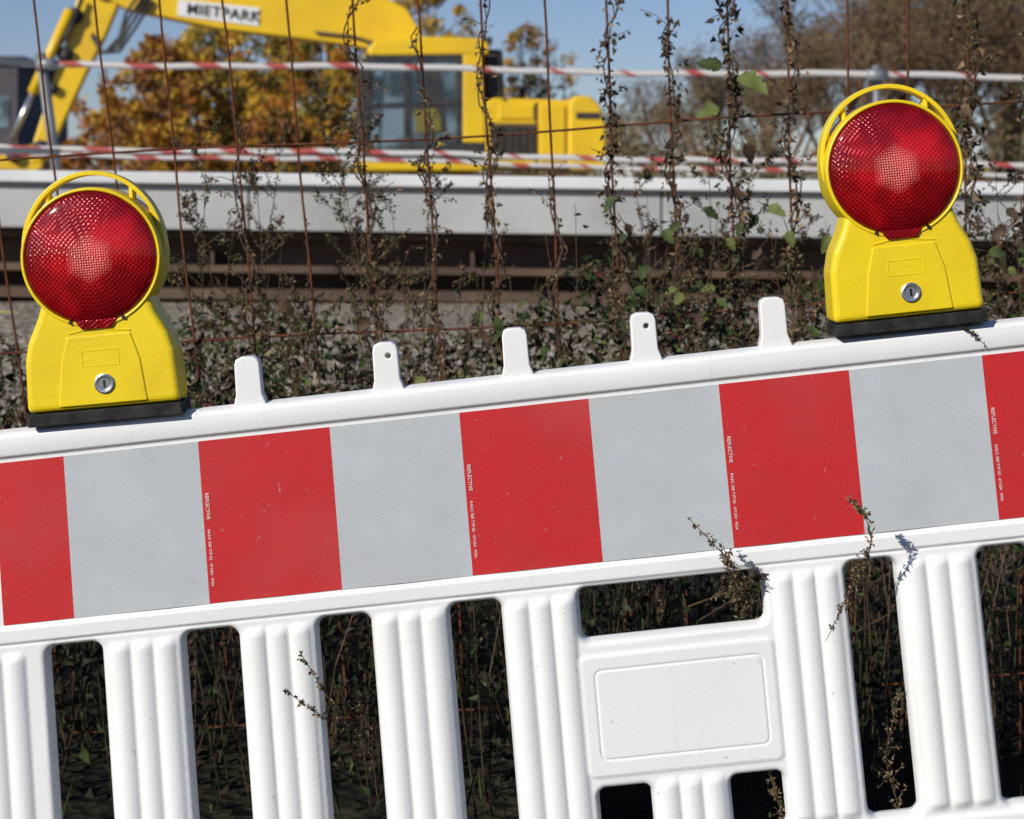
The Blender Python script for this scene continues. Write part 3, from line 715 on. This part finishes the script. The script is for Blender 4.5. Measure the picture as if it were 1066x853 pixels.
# ================================================================= PLANTS
def vine(px0,pyb,pyt,dens,spread,mis,seed,Y=YF-0.03,big=0.022):
    random.seed(seed); mb=MB()
    L_=pyb-pyt; n=int(L_/10)
    path=[]
    for i in range(n+1):
        py=pyb-L_*i/n; p=wire_at(px0,py); p.y=Y
        p+=Vector((0.012*math.sin(py*0.05+seed)+U(-.004,.004),0.012*math.cos(py*0.05+seed),0)); path.append(p)
    lo=Vector((path[0].x+U(-.05,.05),Y,0.0)); path=[lo,(lo+path[0])/2+Vector((U(-.02,.02),0,0))]+path
    mb.tube(path,[0.004]*2+[0.0035-0.0022*i/n for i in range(n+1)],5,0)
    mb.tube([p+Vector((0.012*math.sin(i*0.9),0.01*math.cos(i*0.9),0)) for i,p in enumerate(path)],0.0018,4,0,cap=False)
    for i in range(2,len(path)-1):
        t=(i-2)/n
        cl=dens*(0.35+1.5*max(0,noise.noise(Vector((i*0.37,seed,0)))+0.3))
        cnt=int(cl*(1.3-0.6*t))
        for j in range(cnt):
            p=path[i].lerp(path[i+1],R())
            off=Vector((random.gauss(0,1),random.gauss(0,1),random.gauss(0,.8)))*spread*(1.1-0.5*t)
            d_=Vector((U(-1,1),U(-1,1),U(-1.6,0.3))).normalized(); s_=big*U(0.3,1.2)
            mb.leaf(p+off*0.6,d_,Vector((U(-1,1),U(-1,1),U(-1,1))),s_,s_*U(0.3,0.75),random.choice(mis),0.4)
        if R()<0.4:
            p=path[i]; q=p+Vector((U(-.07,.07),U(-.04,.04),U(-0.01,.06)))
            mb.tube([p,(p+q)/2+Vector((0,0,0.008)),q],0.0011,3,0,cap=False)
            for j in range(6):
                mb.leaf(p.lerp(q,U(.4,1)),Vector((U(-1,1),U(-1,1),U(-1,.3))).normalized(),Vector((U(-1,1),1,0)),big*U(.4,1),big*.4,random.choice(mis))
    return mb.obj("dried_vine",VM)
D=[1,1,1,2,2]
vine(631,420,-40,12,0.021,[1,1,1,2],1,big=0.020); vine(695,420,20,14,0.025,[1,1,2,1,3],2,big=0.020); vine(757,420,-40,14,0.025,[1,1,1,2,3],3,big=0.024)
vine(820,400,-40,12,0.019,[1,1,1,2,2],4,big=0.020); vine(1008,380,-40,14,0.026,[1,1,1,2,3],5); vine(1070,380,-40,16,0.030,[1,1,2,3],6)
vine(500,420,-20,8,0.013,D,7,big=0.016); vine(434,420,30,7,0.013,D,8,big=0.015); vine(366,420,-20,6,0.012,D,9,big=0.015)
vine(945,330,120,8,0.016,D,10); vine(1135,380,-40,12,0.03,[1,1,2,3],12); vine(232,420,120,5,0.012,D,13,big=0.014); vine(566,400,180,5,0.012,D,14,big=0.014)

def mugwort(base,top,nb,blen,seed,mis,seedsz=0.007,rstem=0.003,per=10):
    random.seed(seed); mb=MB(); base=Vector(base); top=Vector(top); H=(top-base).length
    bend=Vector((U(-.05,.05),U(-.05,.05),0))*H; path=[]
    for i in range(15):
        t=i/14; path.append(base.lerp(top,t)+bend*math.sin(t*math.pi)+Vector((U(-1,1),U(-1,1),0))*0.003)
    mb.tube(path,[rstem*(1-0.8*i/14) for i in range(15)],5,0)
    def clumps(p,q,n):
        for j in range(n):
            c_=p.lerp(q,U(0.15,1))
            for k_ in range(3):
                d_=Vector((U(-1,1),U(-1,1),U(-1,1))).normalized(); s_=seedsz*U(.6,1.6)
                mb.leaf(c_+d_*0.002,d_,Vector((U(-1,1),U(-1,1),U(-1,1))),s_,s_*.55,random.choice(mis),.3)
    for i in range(nb):
        t=U(0.3,0.97); k_=int(t*14); p=path[k_].lerp(path[min(14,k_+1)],t*14-k_)
        a=U(0,2*math.pi); L_=blen*(1.15-t)*U(0.6,1.3)+0.02
        d_=Vector((math.cos(a)*0.75,math.sin(a)*0.6,U(0.5,1.0))).normalized()
        q=p+d_*L_; m=(p+q)/2+Vector((d_.x,d_.y,-0.3))*L_*0.08
        mb.tube([p,m,q],[0.0014,0.0011,0.0007],3,0,cap=False)
        clumps(p,m,int(per*.5)); clumps(m,q,per)
        for s_ in range(3):
            pp=m.lerp(q,U(0,.8)); qq=pp+Vector((d_.x+U(-.8,.8),d_.y+U(-.5,.5),U(0.2,1))).normalized()*L_*0.3
            mb.tube([pp,qq],0.0007,3,0,cap=False); clumps(pp,qq,int(per*.4))
    clumps(path[10],path[14],per*2)
    return mb.obj("mugwort_weed",VM)
wd=[(215,120,4.7,24,.22),(262,150,4.75,22,.20),(300,95,4.8,30,.25),(335,80,4.7,34,.26),(372,100,4.65,26,.22),(352,170,4.9,22,.22),(405,200,4.8,18,.2),(452,140,4.9,18,.18),(512,150,4.95,12,.14),(245,230,4.6,18,.2),(200,200,4.9,14,.2),(655,150,4.9,18,.2),(735,120,4.8,22,.2),(790,110,4.85,24,.2),(860,230,4.8,16,.16),(975,190,4.8,20,.2),(1035,150,4.7,26,.22),(20,350,4.6,14,.15),(60,330,4.7,10,.12),(-30,300,4.7,16,.2),(480,270,4.4,14,.18),(560,290,4.5,14,.18),(640,240,4.3,20,.2),(710,220,4.4,22,.2),(800,230,4.3,20,.2),(850,280,4.2,18,.18),
(320,230,4.5,22,.22),(385,260,4.5,18,.2),(290,270,4.4,18,.2),(675,200,4.7,24,.22),(765,190,4.6,24,.22),(830,210,4.7,22,.2),(1050,230,4.5,26,.22),(1010,260,4.4,24,.22)]
for i,(px,py,Y,nb,bl) in enumerate(wd):
    tp=W(px,py,Y); bs=(tp.x+U(-.12,.12)+0.03,Y+U(-.1,.1),0)
    mugwort(bs,tp,nb,bl,100+i,[1,1,1,2,3] if i%3 else [1,2,3,3],per=8)
random.seed(55); mb=MB()
def bigleaf(px,py,Y,L_,dx,dz,mi):
    c_=W(px,py,Y); d_=Vector((dx,-0.25+U(-.5,.3),dz)).normalized(); side=d_.cross(Vector((U(-.5,.5),-1,0.4))).normalized(); n_=side.cross(d_)
    prof_=[0.02,0.50,0.62,0.85,0.60,0.72,0.42,0.50,0.25,0.01]; b=len(mb.v); cu_=U(.15,.4)
    for i,w_ in enumerate(prof_):
        t=i/9; p=c_+d_*L_*t+n_*(-cu_*L_*t*t)
        mb.v+= [tuple(p-side*w_*L_*0.42+n_*U(.1,.25)*L_*w_),tuple(p),tuple(p+side*w_*L_*0.42+n_*U(.05,.2)*L_*w_)]
    for i in range(9):
        for j in (0,1):
            a_=b+i*3+j; mb.f.append((a_,a_+1,a_+4,a_+3)); mb.m.append(mi)
    mb.tube([c_-d_*0.03,c_],0.001,4,0)
for a_ in [(768,80,4.48,.085,.9,-.45,4),(752,70,4.46,.06,-.9,.2,3),(748,112,4.47,.055,-.9,-.3,4),(775,150,4.47,.05,.5,-.9,1),(640,205,4.45,.04,-.7,-.7,3),(800,215,4.4,.045,.8,-.4,4),(690,240,4.4,.04,.6,-.7,3),(862,245,4.3,.045,-.3,-.9,4),(850,290,4.2,.04,.4,-.9,3),(1000,110,4.47,.04,.7,-.7,2),(660,300,4.3,.045,.7,-.4,3),(820,240,4.3,.04,.3,-.9,4)]: bigleaf(*a_)
for i in range(80):
    px=random.choice((U(640,880),U(640,880),U(200,600),U(1000,1066))); bigleaf(px,U(215,345) if px>620 else U(310,400),U(4.25,4.6),U(.022,.042),U(-1,1),U(-1,-.1),random.choice((3,3,3,4,1,1,1)))
mb.obj("broadleaf_vine",VM,smooth=True)

random.seed(77); mb=MB()
UM=VM+[M_DSTEM,M_DDRY,M_DGRN]
def under_h(x):
    h=0.90+0.13*noise.noise(Vector((x*2.2,0,0)))+0.06*noise.noise(Vector((x*7,3,0)))
    if x<-0.95: h-=0.12
    if x>0.15: h+=0.10
    return h
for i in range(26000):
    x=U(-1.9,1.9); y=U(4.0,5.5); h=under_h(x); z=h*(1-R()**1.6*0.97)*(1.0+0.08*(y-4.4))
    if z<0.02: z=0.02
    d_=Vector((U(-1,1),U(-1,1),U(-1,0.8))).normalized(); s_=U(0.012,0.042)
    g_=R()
    if z<0.62: mi=7 if g_<0.5 else 8 if g_<0.97 else 3  # low leaves mostly take the darkened copies, painting in the shade
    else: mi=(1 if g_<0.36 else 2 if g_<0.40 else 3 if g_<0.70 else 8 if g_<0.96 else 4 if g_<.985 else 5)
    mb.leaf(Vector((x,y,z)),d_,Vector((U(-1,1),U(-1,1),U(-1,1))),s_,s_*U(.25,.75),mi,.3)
for i in range(460):
    x=U(-1.9,1.9); y=U(3.95,5.3); h=under_h(x)*U(0.6,1.25); q=Vector((x+U(-.2,.2),y+U(-.1,.1),h)); p=Vector((x,y,0))
    md=(p+q)/2+Vector((U(-.05,.05),0,0))
    mb.tube([p,md],[.002,.0016],3,6,cap=False); mb.tube([md,q],[.0016,.0008],3,0,cap=False)  # lower half gets the stem with shade painted in
    for j in range(16):
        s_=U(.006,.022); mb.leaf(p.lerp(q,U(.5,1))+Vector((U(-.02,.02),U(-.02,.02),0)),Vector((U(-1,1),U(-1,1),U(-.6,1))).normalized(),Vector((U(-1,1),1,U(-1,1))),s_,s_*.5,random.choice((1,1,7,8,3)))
mb.obj("undergrowth",UM)
random.seed(78); mb=MB()
for i in range(3600):
    x=U(-4,4); y=U(1.0,8.5); z=gz(x,y)
    d_=Vector((U(-.4,.4),U(-.4,.4),1)).normalized(); s_=U(.05,.22); mb.leaf(Vector((x,y,z)),d_,Vector((U(-1,1),U(-1,1),0.1)),s_,0.007,(random.choice((3,3,1,2)) if y>5.6 else random.choice((1,2,2,3))),.1)
mb.obj("grass",[M_STEM,M_DDRY,M_DGRN,M_GRN])

def sprig(pts,seed,nb=14,bl=0.03,mis=[1,1,2,3],per=5,r=0.0014):
    random.seed(seed); mb=MB(); P=[]
    P0=[Vector(((x-533)*K3,yy,HC+(HY-y)*K3)) for x,y,yy in pts]
    for i in range(len(P0)-1):
        for k_ in range(6): P.append(P0[i].lerp(P0[i+1],k_/6))
    P.append(P0[-1]); n=len(P)
    for it in range(2):
        P=[P[0]]+[(P[i-1]+P[i]*2+P[i+1])/4 for i in range(1,n-1)]+[P[-1]]
    mb.tube(P,[r*(1-.7*i/n) for i in range(n)],5,0)
    for i in range(nb*3):
        t=U(0.2,1.0)*(n-1.01); k_=int(t); p=P[k_].lerp(P[k_+1],t-k_)
        d0=(P[min(n-1,k_+1)]-P[k_]).normalized()
        d_=(d0*0.8+Vector((U(-1,1),U(-.5,.5),U(-1,1)))*0.9).normalized(); L_=bl*U(.15,1)*(1.25-t/n)
        q=p+d_*L_; mb.tube([p,q],0.0006,3,0,cap=False)
        for j in range(per):
            dd_=Vector((U(-1,1),U(-1,1),U(-1,1))).normalized(); s_=U(.003,.008)
            mb.leaf(p.lerp(q,U(.2,1)),dd_,Vector((U(-1,1),1,U(-1,1))),s_,s_*.5,random.choice(mis),.3)
    mb.obj("weed_sprig",VM)
PM=[1,2,2,3]
sprig([(800,800,3.12),(785,640,3.05),(770,600,2.97),(745,565,2.92),(709,527,2.90)],1,15,.032,PM)
sprig([(720,640,3.06),(770,615,3.02),(792,600,3.0)],2,12,.035,[2,2,3,1])
sprig([(735,660,3.10),(768,620,2.99),(755,590,2.95),(748,560,2.93)],12,14,.03,[1,2,3])
sprig([(790,700,3.10),(775,640,3.02),(785,610,2.99)],22,14,.035,[2,3,3,1])
sprig([(912,700,3.08),(893,590,2.95),(897,550,2.91),(888,525,2.90),(872,508,2.89)],4,12,.022,PM)
sprig([(912,640,3.06),(893,575,2.95),(880,604,2.94),(852,657,2.93)],5,12,.02,PM)
sprig([(400,800,3.08),(365,765,3.03),(335,735,2.95),(304,706,2.92)],6,10,.024,PM)
sprig([(395,810,3.08),(350,740,3.0),(318,672,2.94)],7,12,.028,PM)
sprig([(960,900,3.06),(925,800,3.04),(940,720,3.02)],8,16,.04,PM)
sprig([(530,900,3.1),(510,740,3.08),(480,690,3.06),(512,640,3.06)],9,18,.045,[1,3,3,2])
sprig([(840,900,3.06),(815,850,3.02),(800,800,3.02)],10,14,.03,[2,3])
sprig([(1060,860,3.1),(1050,740,3.08),(1046,640,3.07)],11,18,.045,[1,3,2])
sprig([(380,900,3.3),(372,800,3.25),(355,700,3.2)],23,20,.05,[1,3,2])
sprig([(70,900,3.4),(85,800,3.35),(72,700,3.3)],24,20,.05,[3,3,1,2])
sprig([(985,330,2.99),(1004,342,2.985),(1018,354,2.98)],13,4,.01,[1])
